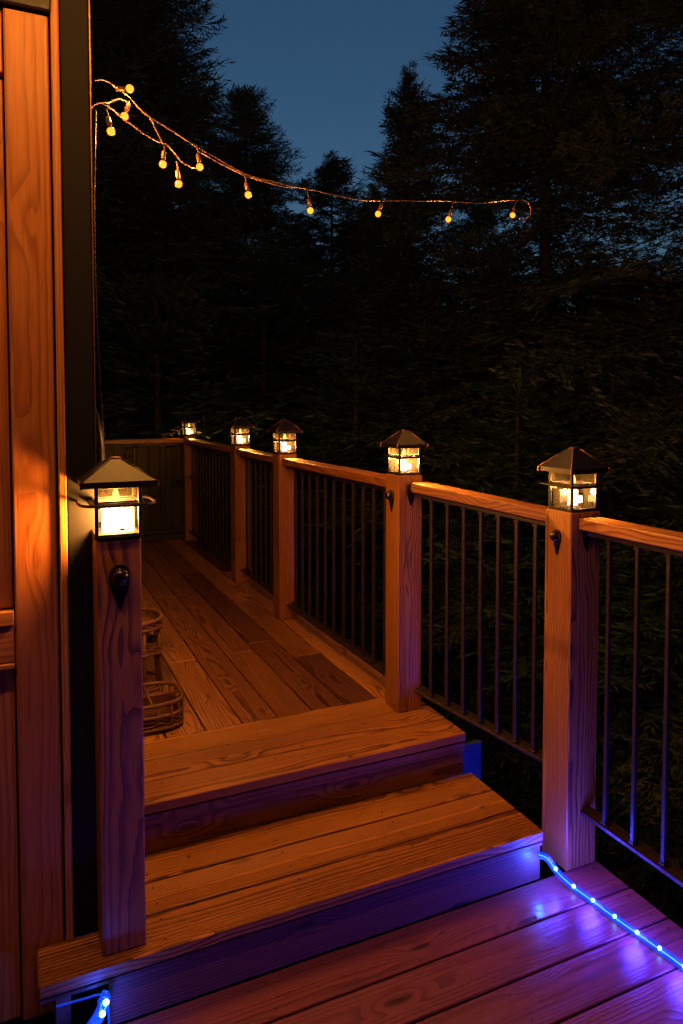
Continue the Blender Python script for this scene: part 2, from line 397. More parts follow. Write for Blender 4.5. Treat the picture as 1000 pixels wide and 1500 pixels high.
def make_lamp(loc, label, style):
    ce = .0925 if style == 'oval' else .083
    ca = .2015 if style == 'oval' else .2130
    """style 'oval' = rounded wire collar and full white pane, 'square' = flat collar"""
    L = empty('post_lamp', (0, 0, 0), label, 'lantern', LAMP_G)
    h = .054
    part('base', M_CAP, L, lambda m: m.box((-.059, -.059, 0), (.059, .059, .006), 0, bev=.001))
    def frame(m):
        for sx in (-1, 1):
            for sy in (-1, 1):
                m.box((sx * h - .0045, sy * h - .0045, .006), (sx * h + .0045, sy * h + .0045, .134), 2, bev=.0008)
        for z0, z1 in ((.0062, .0110), (.0795, .0850), (.0925, .0960), (.1290, .1338)):
            for s in (-1, 1):
                m.box((-h + .0047, s * h - .0035, z0), (h - .0047, s * h + .0035, z1), 0, bev=.0006)
                m.box((s * h - .0035, -h + .0047, z0), (s * h + .0035, h - .0047, z1), 1, bev=.0006)
    part('frame', M_CAP, L, frame)
    if style == 'oval':
        m = MB(); n = 40; pts = []
        for k in range(n + 1):
            a = 2 * math.pi * k / n; c, s_ = math.cos(a), math.sin(a); e = .62
            pts.append(Vector((.096 * math.copysign(abs(c) ** e, c), .096 * math.copysign(abs(s_) ** e, s_), .089)))
        m.tube(pts, .0038, 8, cap=False); m.build('collar', M_CAP, L)
        part('collar_plate', M_CAP, L, lambda m: sqring(m, .070, h - .006, .0862, .0915))
    else:
        part('collar', M_CAP, L, lambda m: sqring(m, .081, h - .006, .0862, .0912))
    for s in (-1, 1):
        part('glass_pane', M_GLASS, L, lambda m: (m.box((-h + .005, s * (h - .001) - .0008, .0112), (h - .005, s * (h - .001) + .0008, .0793), 0, bev=0), m.box((-h + .005, s * (h - .001) - .0008, .0962), (h - .005, s * (h - .001) + .0008, .1288), 0, bev=0)))
        part('glass_pane', M_GLASS, L, lambda m: (m.box((s * (h - .001) - .0008, -h + .005, .0112), (s * (h - .001) + .0008, h - .005, .0793), 0, bev=0), m.box((s * (h - .001) - .0008, -h + .005, .0962), (s * (h - .001) + .0008, h - .005, .1288), 0, bev=0)))
    if style == 'oval':
        part('light_panel', M_LED_W, L, lambda m: m.box((-.040, -.044, .0135), (.040, -.040, .077), 0, bev=.001))
        part('insect_speck', M_BLACK, L, lambda m: (m.box((-.002, -.0475, .018), (.017, -.0455, .0205), 0), m.box((.004, -.0475, .0205), (.016, -.0458, .0245), 0), m.box((-.030, -.0475, .0145), (-.012, -.0456, .0158), 0), m.box((.020, -.0475, .0135), (.030, -.0456, .0155), 0)))
    else:
        part('light_panel', M_LED_W, L, lambda m: m.box((-.020, -.020, .018), (.006, .006, .072), 0, bev=.002))
        part('light_panel', M_LED_W, L, lambda m: m.box((.016, -.012, .024), (.034, .004, .048), 0, bev=.002))
        part('inner_tray', M_KNOB, L, lambda m: m.box((-.036, -.036, .0065), (.044, .040, .0125), 0, bev=.002))
        part('reflector', M_KNOB, L, lambda m: m.box((-.034, .028, .0130), (.030, .031, .070), 0, bev=.001))
    m = MB(); m.lathe([(.009, .094), (.010, .100), (.0075, .112), (.003, .125)], 12); m.build('candle_bulb', M_CANDLE, L)
    def roof(m):
        e = ce
        lo_ = [(-e, -e, .1345), (e, -e, .1345), (e, e, .1345), (-e, e, .1345)]
        mid = [(a, b, .150) for a, b, c in lo_]
        t_ = .0145; top = [(a / e * t_, b / e * t_, ca) for a, b, c in lo_]
        v = lo_ + mid + top
        f = [(3, 2, 1, 0), (8, 9, 10, 11)] + [(i, (i + 1) % 4, 4 + (i + 1) % 4, 4 + i) for i in range(4)] + [(4 + i, 4 + (i + 1) % 4, 8 + (i + 1) % 4, 8 + i) for i in range(4)]
        m.add(v, f)
    rf = part('roof', M_CAP, L, roof)
    def seams(m):
        e = ce
        for a in ((-1, -1), (1, -1), (1, 1), (-1, 1)):
            m.tube([(a[0] * e, a[1] * e, .149), (a[0] * .0145, a[1] * .0145, ca + .0003)], .0022, 6)
            m.box((a[0] * e - .0035, a[1] * e - .0035, .1335), (a[0] * e + .0035, a[1] * e + .0035, .1505), 2, bev=.001)
    part('roof_seam', M_CAP_R if style != 'oval' else M_CAP, rf, seams)
    m = MB(); m.lathe([(.012, ca + .0001), (.015, ca + .002), (.014, ca + .0045), (.008, ca + .006)], 14); m.build('finial', M_CAP_R, L)
    L.location = loc; return L

PW = .113
posts = [  # x, y, w, zbase, ztop, label, knobs
 (.175, 1.892, .112, Z1 + .0005, .928, 'thick purple lit post in the left foreground standing on the lower tread', [('f', .092)]),
 (1.697, 1.862, .132, Z0 + .0005, .905, 'tall post on the lower deck beside the blue light rope', [('l', .085), ('f', .060)]),
 (1.400, 2.530, PW, .0015, .985, 'post at the top step where the stairs meet the upper deck', [('l', .085), ('f', .055)]),
 (1.385, 3.930, PW, .0005, .985, 'third post from the far corner along the upper deck railing', []),
 (1.400, 4.911, PW, .0005, .985, 'second post from the far corner along the upper deck railing', []),
 (1.410, 6.640, PW, .0005, .985, 'post at the far corner of the upper deck with the smallest lantern', []),
]
lamp_labels = ['lantern with oval wire collar and full white pane on the left foreground post',
 'largest square lantern on the post beside the blue light rope',
 'square lantern on the post at the top of the steps',
 'lantern on the third post from the far corner',
 'lantern on the second post from the far corner',
 'smallest and farthest lantern, on the corner post of the upper deck']
sq = None
LE = [30, 30, 80, 58, 50, 36]
for k, (x, y, w, zb, zt, lb, kn) in enumerate(posts):
    make_post(x, y, w, zb, zt, lb, kn)
    loc = (x + w / 2, y + w / 2, zt + .0005)
    if k == 0: make_lamp(loc, lamp_labels[0], 'oval')
    elif sq is None: sq = make_lamp(loc, lamp_labels[k], 'square')
    else: dup(sq, loc, lamp_labels[k]).scale = (.86, .86, .84) if k == 2 else (.96, .96, .92)
    off = (0, 0, 0) if k else (0, .0, 0)
    plight('lamp_light', (loc[0] + .0 + off[0], loc[1] + (0 if k else -.0), loc[2] + (.060 if k < 2 else .052)), WARM, LE[k], .03 if k == 0 else .018)

# ------------------------------------------------------------------ railings
RG = 'railing sections of wooden handrail and metal balusters'
def railing(p, q, zt0, zt1, zb0, zb1, n, label, w=.088, offs=0, ext=0):
    p = Vector((p[0], p[1], 0)); q = Vector((q[0], q[1], 0)); L = (q - p).length; t = (q - p).normalized()
    ang = math.atan2(t.y, t.x)
    T = empty('railing', (p.x, p.y, zb0), label, 'railing', RG)
    def M(za, zb): return Matrix.Translation((p.x, p.y, za)) @ Matrix.Rotation(ang, 4, 'Z') @ Matrix.Rotation(-math.atan2(zb - za, L), 4, 'Y')
    Mt = M(zt0, zt1); Mb = M(zb0, zb1)
    part('handrail', W_RAIL, T, lambda m: m.box((.002, -w / 2, -.040), (L - .002, w / 2, 0), 0, M=Mt, bev=.004))
    part('top_bar', M_BAL, T, lambda m: m.box((.002, -.014, -.062), (L - .002, .014, -.048), 0, M=Mt, bev=.001))
    part('bottom_bar', M_BAL, T, lambda m: (m.box((.002, -.016, -.006), (L - .002, .016, .006), 0, M=Mb, bev=.001), m.box((.002, .0162, -.006), (L - .002, .019, .020), 0, M=Mb, bev=0)))
    for k in range(n):
        s = (k + 1) / (n + 1) * L if not ext else (offs + k * ext)
        if s > L: break
        f = s / L; za = zb0 + (zb1 - zb0) * f + .0065; zc = zt0 + (zt1 - zt0) * f - .0625
        c = p + t * s; B = Matrix.Translation((c.x, c.y, 0)) @ Matrix.Rotation(ang, 4, 'Z')
        def bal(m):
            m.box((-.0065, -.0065, za), (.0065, .0065, zc), 2, M=B, bev=.001)
            m.box((-.010, -.010, zc - .012), (.010, .010, zc - .0005), 2, M=B, bev=.001)
            m.box((-.010, -.010, za), (.010, .010, za + .010), 2, M=B, bev=.001)
        part('baluster', M_BAL, T, bal)
    return T
cx = 1.4565
railing((cx, 6.64), (cx, 5.024), .962, .962, .09, .09, 14, 'farthest long railing section, from the corner post to the next post')
railing((cx - .004, 4.911), (cx - .012, 4.043), .962, .962, .09, .09, 7, 'short railing section between the second and third post from the corner')
railing((cx - .012, 3.93), (cx, 2.643), .962, .962, .09, .09, 11, 'railing section of the upper deck ending at the post on the top step')
railing((1.485, 2.53), (1.745, 1.994), .958, .895, .088, -.035, 7, 'railing section beside the two steps with bottom bar crossing the top tread')
railing((1.770, 1.862), (1.790, .10), .888, .888, -.145, -.145, 14, 'railing section on the lower deck at the right edge, balusters tinted blue', offs=.10, ext=.118)
railing((1.41, 6.70), (.70, 6.70), .962, .962, .09, .09, 6, 'short far railing across the end of the upper deck')
sc = empty('privacy_screen', (1.0, 6.79, .0), 'dim brown boarded screen behind the far end railing', 'screen')
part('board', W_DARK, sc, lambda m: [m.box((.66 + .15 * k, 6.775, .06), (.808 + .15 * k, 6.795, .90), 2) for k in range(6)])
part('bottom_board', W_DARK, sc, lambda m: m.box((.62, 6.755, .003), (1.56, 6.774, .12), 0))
ep = MB(); ep.box((.66, 6.66, .0005), (.698, 6.74, 1.02), 2)
tag(ep.build('end_post', M_BLACK, origin=(.68, 6.7, 0)), 'thin black post closing the left end of the far railing', 'post')

# ------------------------------------------------------------------ pipe and cables at the house corner
pp = MB()
pp.tube(smooth([at(128, 592, 2.12), at(136, 596, 2.12), at(143, 610, 2.13), at(148, 632, 2.14), at(151, 665, 2.16), at(151.5, 760, 2.18), at(152, 900, 2.2)]), .0055, 10)
tag(pp.build('bent_pipe', M_BLACK, origin=at(152, 900, 2.2)), 'dark bent pipe curving down beside the black house corner', 'pipe')
def hang_cable(pts, r, mat, label):
    m = MB(); m.tube(smooth(pts, 5), r, 6); tag(m.build('hanging_cable', mat, origin=pts[-1]), label, 'cable')
hang_cable([at(133.5, 60, 2.13), at(133, 160, 2.125), at(133.5, 260, 2.12), at(133.5, 400, 2.12), at(134, 500, 2.12), at(134.5, 575, 2.12), at(135.5, 700, 2.12)], .0016, M_CABLE, 'copper coloured cable running straight down the black house corner')
hang_cable([at(141, 160, 2.15), at(140.5, 210, 2.15), at(139, 300, 2.15), at(141, 430, 2.15), at(145, 520, 2.15), at(149, 590, 2.15), at(153, 640, 2.16)], .0015, M_BLACK, 'thin dark cable hanging loosely just right of the copper cable')

# ------------------------------------------------------------------ string lights
def Dx(px): return 2.12 + max(0, px - 140) / 620 * 1.15
def P(px, py, dd=0): return at(px, py, Dx(px) + dd)
SG = 'strings of warm bulbs'
def strand(name_label, cables, bulbs, extra=()):
    s = empty('string_lights', P(*cables[0][0]), name_label, 'string lights', SG)
    for c in cables:
        m = MB(); pts = smooth([P(*q) for q in c], 6)
        m.tube(pts, .0021, 7); m.tube([p + Vector((.0028 * math.sin(i * .8), .002 * math.cos(i * .8), .0028 * math.cos(i * .8))) for i, p in enumerate(pts)], .0014, 6)
        m.build('cable', M_CABLE, s)
    for (tx, ty, bx, by) in bulbs:
        a = P(tx, ty); b = at(bx, by, Dx(tx)); bulb(a, b, s)
    for a, b in extra: bulb(Vector(a), Vector(b), s, 1.3)
    return s
BE = 15
def bulb(a, b, s, boost=1.0):
    t = (b - a).normalized(); L = (b - a).length
    m = MB(); n = 7
    pts = [a + t * (L * .0), a + t * (L * .3) + Vector((.002, .001, 0)), a + t * (L - .035)]
    m.tube(smooth(pts, 4), .0022, 6)
    m.tube([a + t * (L - .044), a + t * (L - .040), a + t * (L - .018), a + t * (L - .014)], [.004, .0075, .0078, .0065], 10)
    so = m.build('socket', M_SOCK, s)
    q = Vector((0, 0, 1)).rotation_difference(t).to_matrix().to_4x4(); q.translation = b - t * .014
    m = MB(); m.lathe([(.0055, 0), (.0105, .005), (.0148, .013), (.0142, .021), (.0085, .028), (.002, .0305)], 14, q)
    g = m.build('bulb', M_BULB, so)
    g.location = g.location
    m = MB(); m.lathe([(.003, .004), (.0095, .0075), (.0122, .0145), (.0100, .022), (.0045, .0262), (.001, .027)], 10, q)
    f = m.build('filament', M_FIL, so)
    plight('bulb_light', b + t * .003, WARM, BE * boost, .014)
strand('longer warm bulb string running from the house corner to the big spruce',
 [[(139, 118), (150, 117), (165, 124), (190, 143), (213, 167), (245, 187), (285, 213), (325, 236), (360, 255), (400, 266), (430, 273), (475, 282), (520, 292), (560, 294), (640, 294), (700, 297), (752, 293), (768, 294), (776, 303), (775, 315), (768, 322), (760, 321)],
  [(290, 221), (330, 243), (362, 258), (410, 272), (440, 275)]],
 [(288, 212, 293, 244), (358, 254, 364, 285), (450, 277, 455, 308), (560, 294, 553, 313), (663, 295, 656, 321), (755, 294, 750, 315), (176, 130, 190, 130)])
strand('shorter lower bulb string hanging in loops beside the house corner',
 [[(133, 158), (142, 152), (160, 150), (176, 145), (190, 152)],
  [(150, 151), (165, 160), (178, 172), (200, 188), (222, 203), (240, 210), (250, 217), (262, 232), (272, 241), (287, 247)],
  [(220, 173), (229, 190), (238, 210)]],
 [(190, 148, 183, 170), (156, 160, 163, 192), (241, 212, 239, 240), (259, 236, 262, 269)])
# bulb string added out of view overhead to light the wall and stairs
ms = MB()
fill_string = empty('string_lights', (-.3, 1.75, 2.62), 'added unseen bulb string above the stairs, lighting the wooden wall', 'string lights', SG)
ep_ = [Vector((x, 1.30, 2.62 + .02 * math.cos(x * 9))) for x in np.linspace(-1.4, 1.5, 16)]
ms.tube(smooth(ep_, 4), .0034, 7); ms.build('cable', M_CABLE, fill_string)
for xb in (-1.2, -.7, -.2, .2, .55): bulb(Vector((xb, 1.30, 2.62)), Vector((xb, 1.295, 2.545)), fill_string, 2.3)
m = MB(); m.tube([Vector((-.5, 1.30, 2.63)), Vector((-.5, 1.98, 2.64))], .004, 6); m.tube([Vector((.1, 1.30, 2.63)), Vector((.1, 1.99, 2.64))], .004, 6); m.build('bracket', M_BLACK, fill_string)

# ------------------------------------------------------------------ LED rope
BL = (.05, .03, 1.0)
rope = empty('led_rope', (1.685, 1.2, Z0), 'glowing blue LED rope lying on the lower deck beside the railing post', 'rope light', 'blue LED ropes')
zr = Z0 + .0135
path = [(1.572, NOSE0 - .004, Z1 - .075), (1.60, 1.845, Z1 - .09), (1.628, 1.822, Z1 - .135), (1.650, 1.775, zr + .003), (1.662, 1.70, zr), (1.675, 1.58, zr), (1.700, 1.383, zr), (1.70, 1.15, zr), (1.69, .98, zr), (1.62, .91, zr), (1.4, .90, zr), (.9, .91, zr), (.35, .90, zr)]  # run across the deck is unseen, added for purple light on the posts
rp = smooth(path, 8)
m = MB(); m.tube(rp, .0115, 10); m.build('tube', M_ROPE, rope)
m = MB(); m.tube(rp, .0016, 6); m.build('core_wire', M_WIRE, rope)
acc = 0; last = rp[0]; cnt = 0
spots = []
for q in rp[1:]:
    acc += (q - last).length; last = q
    if acc > .072: spots.append(q.copy()); acc = 0
for k, q in enumerate(spots):
    vis = q.y > 1.25
    if vis or k % 2 == 0:
        m = MB(); m.lathe([(.002, -.006), (.0055, -.003), (.0055, .003), (.002, .006)], 8, Matrix.Translation(q + Vector((0, 0, .003)))); m.build('led', M_LED, rope)
    if k % 2 == 0:
        e = 2.3 if vis else .62
        plight('led_light', q + Vector((-.01, 0, .036)), BL, e, .03)
rl = empty('led_rope', (.1, 1.83, Z0), 'short bright blue LED strand tucked under the left end of the lower step', 'rope light', 'blue LED ropes')
path2 = smooth([(.06, 1.853, Z1 - .058), (.12, 1.850, Z1 - .058), (.168, 1.845, Z1 - .057), (.181, 1.842, Z1 - .068), (.176, 1.840, Z1 - .09), (.160, 1.838, Z1 - .12), (.140, 1.838, Z1 - .145), (.128, 1.838, Z0 + .012)], 6)
m = MB(); m.tube(path2[12:], .0085, 10); m.build('tube', M_ROPE, rl)
m = MB(); m.tube(path2, .0025, 6); m.build('core_wire', M_ROPE, rl)
m = MB(); m.tube([p + Vector((-.017 + .004 * math.sin(i * .3), .004, -.002)) for i, p in enumerate(path2[18:])], .0085, 10); m.build('tube', M_ROPE, rl)
m = MB(); m.tube([(.184, 1.851, Z1 - .06), (.185, 1.851, Z0 + .004)], .003, 6); m.build('power_lead', M_ROPE, rl)
for q in (path2[20], path2[26], path2[33]):
    m = MB(); m.lathe([(.002, -.008), (.0070, -.003), (.0070, .003), (.002, .008)], 8, Matrix.Translation(q + Vector((-.004, -.007, 0)))); m.build('led', M_LED, rl)
plight('led_light', (.165, 1.805, Z1 - .10), (.03, .07, 1), .8, .012)
plight('led_light', (1.75, 2.36, -.38), (.02, .10, 1), .12, .03)
plight('led_light', (1.56, 1.835, Z1 - .095), (.02, .09, 1), .9, .012)
ur = empty('led_rope', (1.8, 2.30, -.4), 'hidden blue LED rope under the railing behind the steps', 'rope light', 'blue LED ropes')
m = MB(); m.tube([(1.64, 2.39, -.52), (1.75, 2.38, -.52), (1.82, 2.37, -.52)], .009, 8); m.build('tube', M_ROPE, ur)

# ------------------------------------------------------------------ rattan pieces
def rloop(cx_, cy_, a, b, z, e=.55, n=36):
    out = []
    for k in range(n + 1):
        w = 2 * math.pi * k / n; c, s_ = math.cos(w), math.sin(w)
        out.append(Vector((cx_ + a * math.copysign(abs(c) ** e, c), cy_ + b * math.copysign(abs(s_) ** e, s_), z)))
    return out
bk = empty('rattan_basket', (.42, 2.865, 0), 'low rounded open rattan basket just behind the top step', 'basket')
cxb, cyb = .405, 2.868; A, B_ = .175, .118
def rim(z, r): return lambda m: m.tube(rloop(cxb, cyb, A, B_, z), r, 8, cap=False)
part('rim', M_RATTAN, bk, rim(.112, .0085)); part('rim', M_RATTAN, bk, rim(.066, .0075)); part('base_ring', M_RATTAN, bk, rim(.018, .008))
def bands(m):
    for z0, z1, k in ((.022, .062, 1.0), (.072, .1, .995)):
        lp_ = rloop(cxb, cyb, A - .006, B_ - .006, 0)
        if z0 > .05: continue
        for i_ in range(len(lp_) - 1):
            a_, b__ = lp_[i_], lp_[i_ + 1]
            m.add([(a_.x, a_.y, z0), (b__.x, b__.y, z0), (b__.x, b__.y, z1), (a_.x, a_.y, z1)], [(0, 1, 2, 3)], None, .3)
part('woven_band', M_RATTAN, bk, bands)
def uprights(m):
    pass
_up = rloop(cxb, cyb, A, B_, 0)
for i_ in range(0, 36, 2): part('upright', M_RATTAN, bk, lambda m: m.tube([(_up[i_].x, _up[i_].y, .0), (_up[i_].x, _up[i_].y, .112)], .0055, 6))
def weave(m):
    for j_, z_ in enumerate((.026, .034, .042, .050, .058)):
        lp_ = rloop(cxb, cyb, A, B_, z_, n=72)
        m.tube([Vector((cxb + (p.x - cxb) * (1 + .022 * (-1) ** (i_ // 2 + j_)), cyb + (p.y - cyb) * (1 + .03 * (-1) ** (i_ // 2 + j_)), p.z)) for i_, p in enumerate(lp_)], .0031, 5, cap=False)
part('weave', M_RATTAN, bk, weave)
part('divider', M_RATTAN, bk, lambda m: (m.tube([(cxb - A, cyb, .108), (cxb, cyb + .004, .104), (cxb + A, cyb, .108)], .0055, 6), m.tube([(cxb + .05, cyb - B_, .106), (cxb + .045, cyb, .112), (cxb + .05, cyb + B_, .106)], .0055, 6), m.tube([(cxb - .05, cyb - B_, .106), (cxb - .045, cyb, .112), (cxb - .05, cyb + B_, .106)], .0055, 6)))
part('bottom', M_RATTAN, bk, lambda m: [m.box((cxb - A + .02, cyb - .09 + .036 * k, .012), (cxb + A - .02, cyb - .062 + .036 * k, .018), 0) for k in range(5)])

sl = empty('rattan_stool', (.37, 3.27, 0), 'taller rattan stool with round tray top behind the basket', 'stool')
cxs, cys = .385, 3.18; A2, B2 = .175, .13
def srim(z, r, k=1.0): return lambda m: m.tube(rloop(cxs, cys, A2 * k, B2 * k, z, .75), r, 8, cap=False)
part('tray_rim', M_RATTAN, sl, srim(.345, .009)); part('tray_rim', M_RATTAN, sl, srim(.312, .008)); part('shelf_rim', M_RATTAN, sl, srim(.205, .008, .98)); part('base_ring', M_RATTAN, sl, srim(.05, .008, 1.02))
def tray(m):
    lp_ = rloop(cxs, cys, A2 - .004, B2 - .004, 0, .75)
    for i_ in range(36):
        a_, b__ = lp_[i_], lp_[i_ + 1]
        m.add([(a_.x, a_.y, .312), (b__.x, b__.y, .312), (b__.x, b__.y, .343), (a_.x, a_.y, .343)], [(0, 1, 2, 3)], None, .3)
    for k in range(7):
        y_ = -.105 + .035 * k; h_ = math.sqrt(max(0, 1 - (y_ / B2) ** 2)) * A2 * .97
        m.box((cxs - h_, cys + y_ - .013, .309), (cxs + h_, cys + y_ + .013, .315), 0)
    for k in range(5): m.tube([(cxs - .09 + .04 * k, cys - .08, .318), (cxs - .04 + .03 * k, cys + .07, .320)], .004, 6)
part('tray', M_RATTAN, sl, tray)
def sweave(m):
    for j_, z_ in enumerate((.212, .220, .228, .318, .326, .334)):
        lp_ = rloop(cxs, cys, A2 * .99, B2 * .99, z_, .75, n=72)
        m.tube([Vector((cxs + (p.x - cxs) * (1 + .022 * (-1) ** (i_ // 2 + j_)), cys + (p.y - cys) * (1 + .025 * (-1) ** (i_ // 2 + j_)), p.z)) for i_, p in enumerate(lp_)], .0034, 5, cap=False)
part('weave', M_RATTAN, sl, sweave)
part('shelf', M_RATTAN, sl, lambda m: [m.box((cxs - A2 * .9, cys - .1 + .045 * k, .198), (cxs + A2 * .9, cys - .072 + .045 * k, .204), 0) for k in range(5)])
for a_ in (20, 70, 120, 200, 250, 300, 340):
    c, s_ = math.cos(R(a_)), math.sin(R(a_))
    part('leg', M_RATTAN, sl, lambda m: m.tube([(cxs + A2 * 1.03 * c, cys + B2 * 1.03 * s_, .0), (cxs + A2 * .97 * c, cys + B2 * .97 * s_, .18), (cxs + A2 * c, cys + B2 * s_, .312)], .0085, 8))

# ------------------------------------------------------------------ ground
def gz(x, y):
    d_ = math.hypot(x, y); return -3.1 + 0.12 * math.sin(x * .7) * math.cos(y * .6) + max(0, d_ - 14) * .20 - max(0, d_ - 45) * .2
n = 90; sp = 2.6
gv = [((i - n / 2) * sp, (j_ - n / 2) * sp) for j_ in range(n + 1) for i in range(n + 1)]
g = MB(); g.add([(a, b, gz(a, b)) for a, b in gv], [(j_ * (n + 1) + i, j_ * (n + 1) + i + 1, (j_ + 1) * (n + 1) + i + 1, (j_ + 1) * (n + 1) + i) for j_ in range(n) for i in range(n)], smooth=True)
tag(g.build('ground', M_SOIL), kind='structure')

# ------------------------------------------------------------------ conifers
def blades(P0, Dr, Ln, Wd, rr):
    """needle clusters: flat spindles; P0 start, Dr direction, Ln length, Wd width, rr roll axis"""
    side = np.cross(Dr, rr); side /= np.linalg.norm(side, axis=1, keepdims=True) + 1e-9
    a = P0; b = P0 + Dr * (Ln * .4)[:, None] + side * (Wd / 2)[:, None]; c = P0 + Dr * Ln[:, None]; d_ = P0 + Dr * (Ln * .4)[:, None] - side * (Wd / 2)[:, None]
    return np.stack([a, b, c, d_], 1)
def branch(L, droop, dens=1.0, bw=1.0):
    """one spruce bough along +X, z up; returns quads"""
    nt = max(5, int(L / .075 * dens)); out = []
    t = np.linspace(.12, 1, nt) ** .9
    zz = -droop * L * (t ** 1.2) + .22 * L * np.clip(t - .45, 0, 1) ** 1.6 * 1.3
    yy = np.cumsum(rng.normal(0, .012, nt)) * L * .5
    for k in range(nt):
        p = np.array([t[k] * L, yy[k], zz[k]])
        tw = (.36 * L * (1 - t[k]) ** .75 + .10) * rng.uniform(.6, 1.2)
        for sgn in (-1, 1):
            if rng.random() < .08: continue
            ang = rng.uniform(.62, 1.05) * sgn
            dr = np.array([math.cos(ang), math.sin(ang), rng.uniform(-.32, .12)]); dr /= np.linalg.norm(dr)
            m_ = max(3, int(tw / .031)); s = np.linspace(.05, 1, m_) * tw
            sag = -.10 * (s / .5) ** 2 * .5
            base = p + dr * s[:, None]; base[:, 2] += sag
            for w in (-1, 1):
                a2 = ang + w * rng.uniform(.35, .9, m_)
                dd = np.stack([np.cos(a2), np.sin(a2), rng.uniform(-.45, .25, m_)], 1); dd /= np.linalg.norm(dd, axis=1, keepdims=True)
                ln = rng.uniform(.045, .095, m_) * bw; out.append(blades(base, dd, ln, ln * rng.uniform(.15, .26, m_), rng.normal(0, .5, (m_, 3)) + [0, 0, 1]))
            ln = np.array([tw * .9]); out.append(blades(p[None], dr[None], ln, np.array([.012 * bw]), np.array([[0, 0, 1.]])))
    # tip
    d1 = np.array([[1, 0, .1]]); out.append(blades(np.array([[L * .88, yy[-1], zz[-1]]]), d1, np.array([L * .12 + .14]), np.array([.035]), np.array([[0, 0, 1.]])))
    out.append(blades(np.zeros((1, 3)), np.array([[1., 0, -droop * .8]]) / math.hypot(1, droop * .8), np.array([L * .95]), np.array([.035]), np.array([[0, 0, 1.]])))
    return np.concatenate(out)
def spruce_mesh(H, Rb, z0=.06, gap=.26, per=6, droop=.22, gaps=(), power=.85, dens=1.0, seed=0, jag=.25, top_z=1.0, bw=1.0):
    """crown quads for a tree with its base at the origin"""
    global rng
    rng = np.random.default_rng(seed)
    pool = {}
    Q = []; C = []
    z = H * z0
    while z < H * .985 * top_z:
        f = 1 - z / H
        Rz = Rb * f ** power
        for k in range(per):
            az = rng.uniform(0, 2 * math.pi)
            if any(a0 < z < a1 and rng.random() < pr for a0, a1, pr in gaps): continue
            L = max(.07, Rz * rng.uniform(1 - jag * 1.6, 1 + jag))
            key = (round(L * 4) / 4 if L > .5 else round(L * 10) / 10, int(rng.integers(0, 2)))
            key = (max(.2, key[0]), key[1])
            if key not in pool: pool[key] = branch(key[0], droop * (.5 + f), dens, bw)
            q = pool[key] * (L / key[0])
            # slope up near the top, hang at the bottom
            el = .55 * (1 - f) ** 2 - .06 + rng.normal(0, .07); roll = rng.normal(0, .25)
            M_ = np.array((Matrix.Rotation(az, 3, 'Z') @ Matrix.Rotation(-el, 3, 'Y') @ Matrix.Rotation(roll, 3, 'X')))
            q = q @ M_.T; q[..., 2] += z + rng.uniform(-.1, .1); Q.append(q); C.append(np.full(len(q), rng.random()) * .6 + rng.random(len(q)) * .4)
        z += gap * rng.uniform(.7, 1.3) * (.55 + .45 * f)
    # leader
    Q.append(blades(np.array([[0, 0, H * .95]]), np.array([[0, 0, 1.]]), np.array([H * .06]), np.array([.03]), np.array([[1., 0, 0]])))
    C.append(np.array([.5]))
    return np.concatenate(Q), np.concatenate(C)
def quads_mesh(name, Q, C, mat):
    n_ = len(Q); me = bpy.data.meshes.new(name)
    me.vertices.add(n_ * 4); me.vertices.foreach_set('co', Q.reshape(-1).astype(np.float32))
    me.loops.add(n_ * 4); me.loops.foreach_set('vertex_index', np.arange(n_ * 4, dtype=np.int32))
    me.polygons.add(n_); me.polygons.foreach_set('loop_start', np.arange(0, n_ * 4, 4, dtype=np.int32))
    a = me.attributes.new('rnd', 'FLOAT', 'POINT'); a.data.foreach_set('value', np.repeat(C, 4).astype(np.float32))
    me.materials.append(mat); me.update(); me.validate(); return me
def trunk_mb(H, r):
    m = MB(); pts = [(0.03 * math.sin(z * 1.3) * r / .15, 0.03 * math.cos(z * .9) * r / .15, z) for z in np.linspace(0, H, 12)]
    m.tube(pts, [r * (1 - .92 * k / 11) + .004 for k in range(12)], 10); return m
TG = 'conifers behind the deck'
def place_tree(name, crown, trunk, px, D, label, s=1.0, rz=0, zs=1.0, base=None, cat='tree', group=TG):
    x, y = flat(px, D); z = gz(x, y) if base is None else base
    t = empty(name, (x, y, z), label, cat, group); t.rotation_euler.z = rz; t.scale = (s, s, s * zs)
    for nm, me in (('crown', crown), ('trunk', trunk)):
        o = bpy.data.objects.new(nm, me); COL.objects.link(o); o.parent = t
    return t
def kind(H, Rb, mat, tr, **kw):
    Q, C = spruce_mesh(H, Rb, **kw); c = quads_mesh('crown', Q, C, mat)
    m = trunk_mb(H * .97, tr); o = m.build('trunk', M_BARK); me = o.data; bpy.data.objects.remove(o)
    return c, me
k_big = kind(13, 3.5, M_NEED, .11, seed=3, gap=.20, per=12, droop=.27, jag=.28, power=1.1, gaps=((5.9, 6.8, .62),), bw=1.25)
k_right = kind(13.0, 3.3, M_NEED, .15, seed=5, gap=.24, per=10, droop=.36, jag=.35, power=.7, gaps=((5.8, 6.9, .7),))
k_mid = kind(10.0, 3.0, M_NEED, .12, seed=8, gap=.20, per=14, droop=.18, jag=.3, power=.72)
k_back = kind(9.0, 2.8, M_NEED, .11, seed=9, gap=.23, per=9, droop=.2, jag=.28, power=.62, dens=.8, bw=1.4)
k_slim = kind(8.0, 2.1, M_NEED, .07, seed=12, gap=.15, per=13, droop=.14, jag=.35, power=.95)
k_young = kind(4.0, 1.5, M_NEEDG, .05, seed=15, gap=.20, per=6, droop=.12, jag=.3, power=.75)
def topz(py, D): return 1.27 + (HOR - py) / F * D
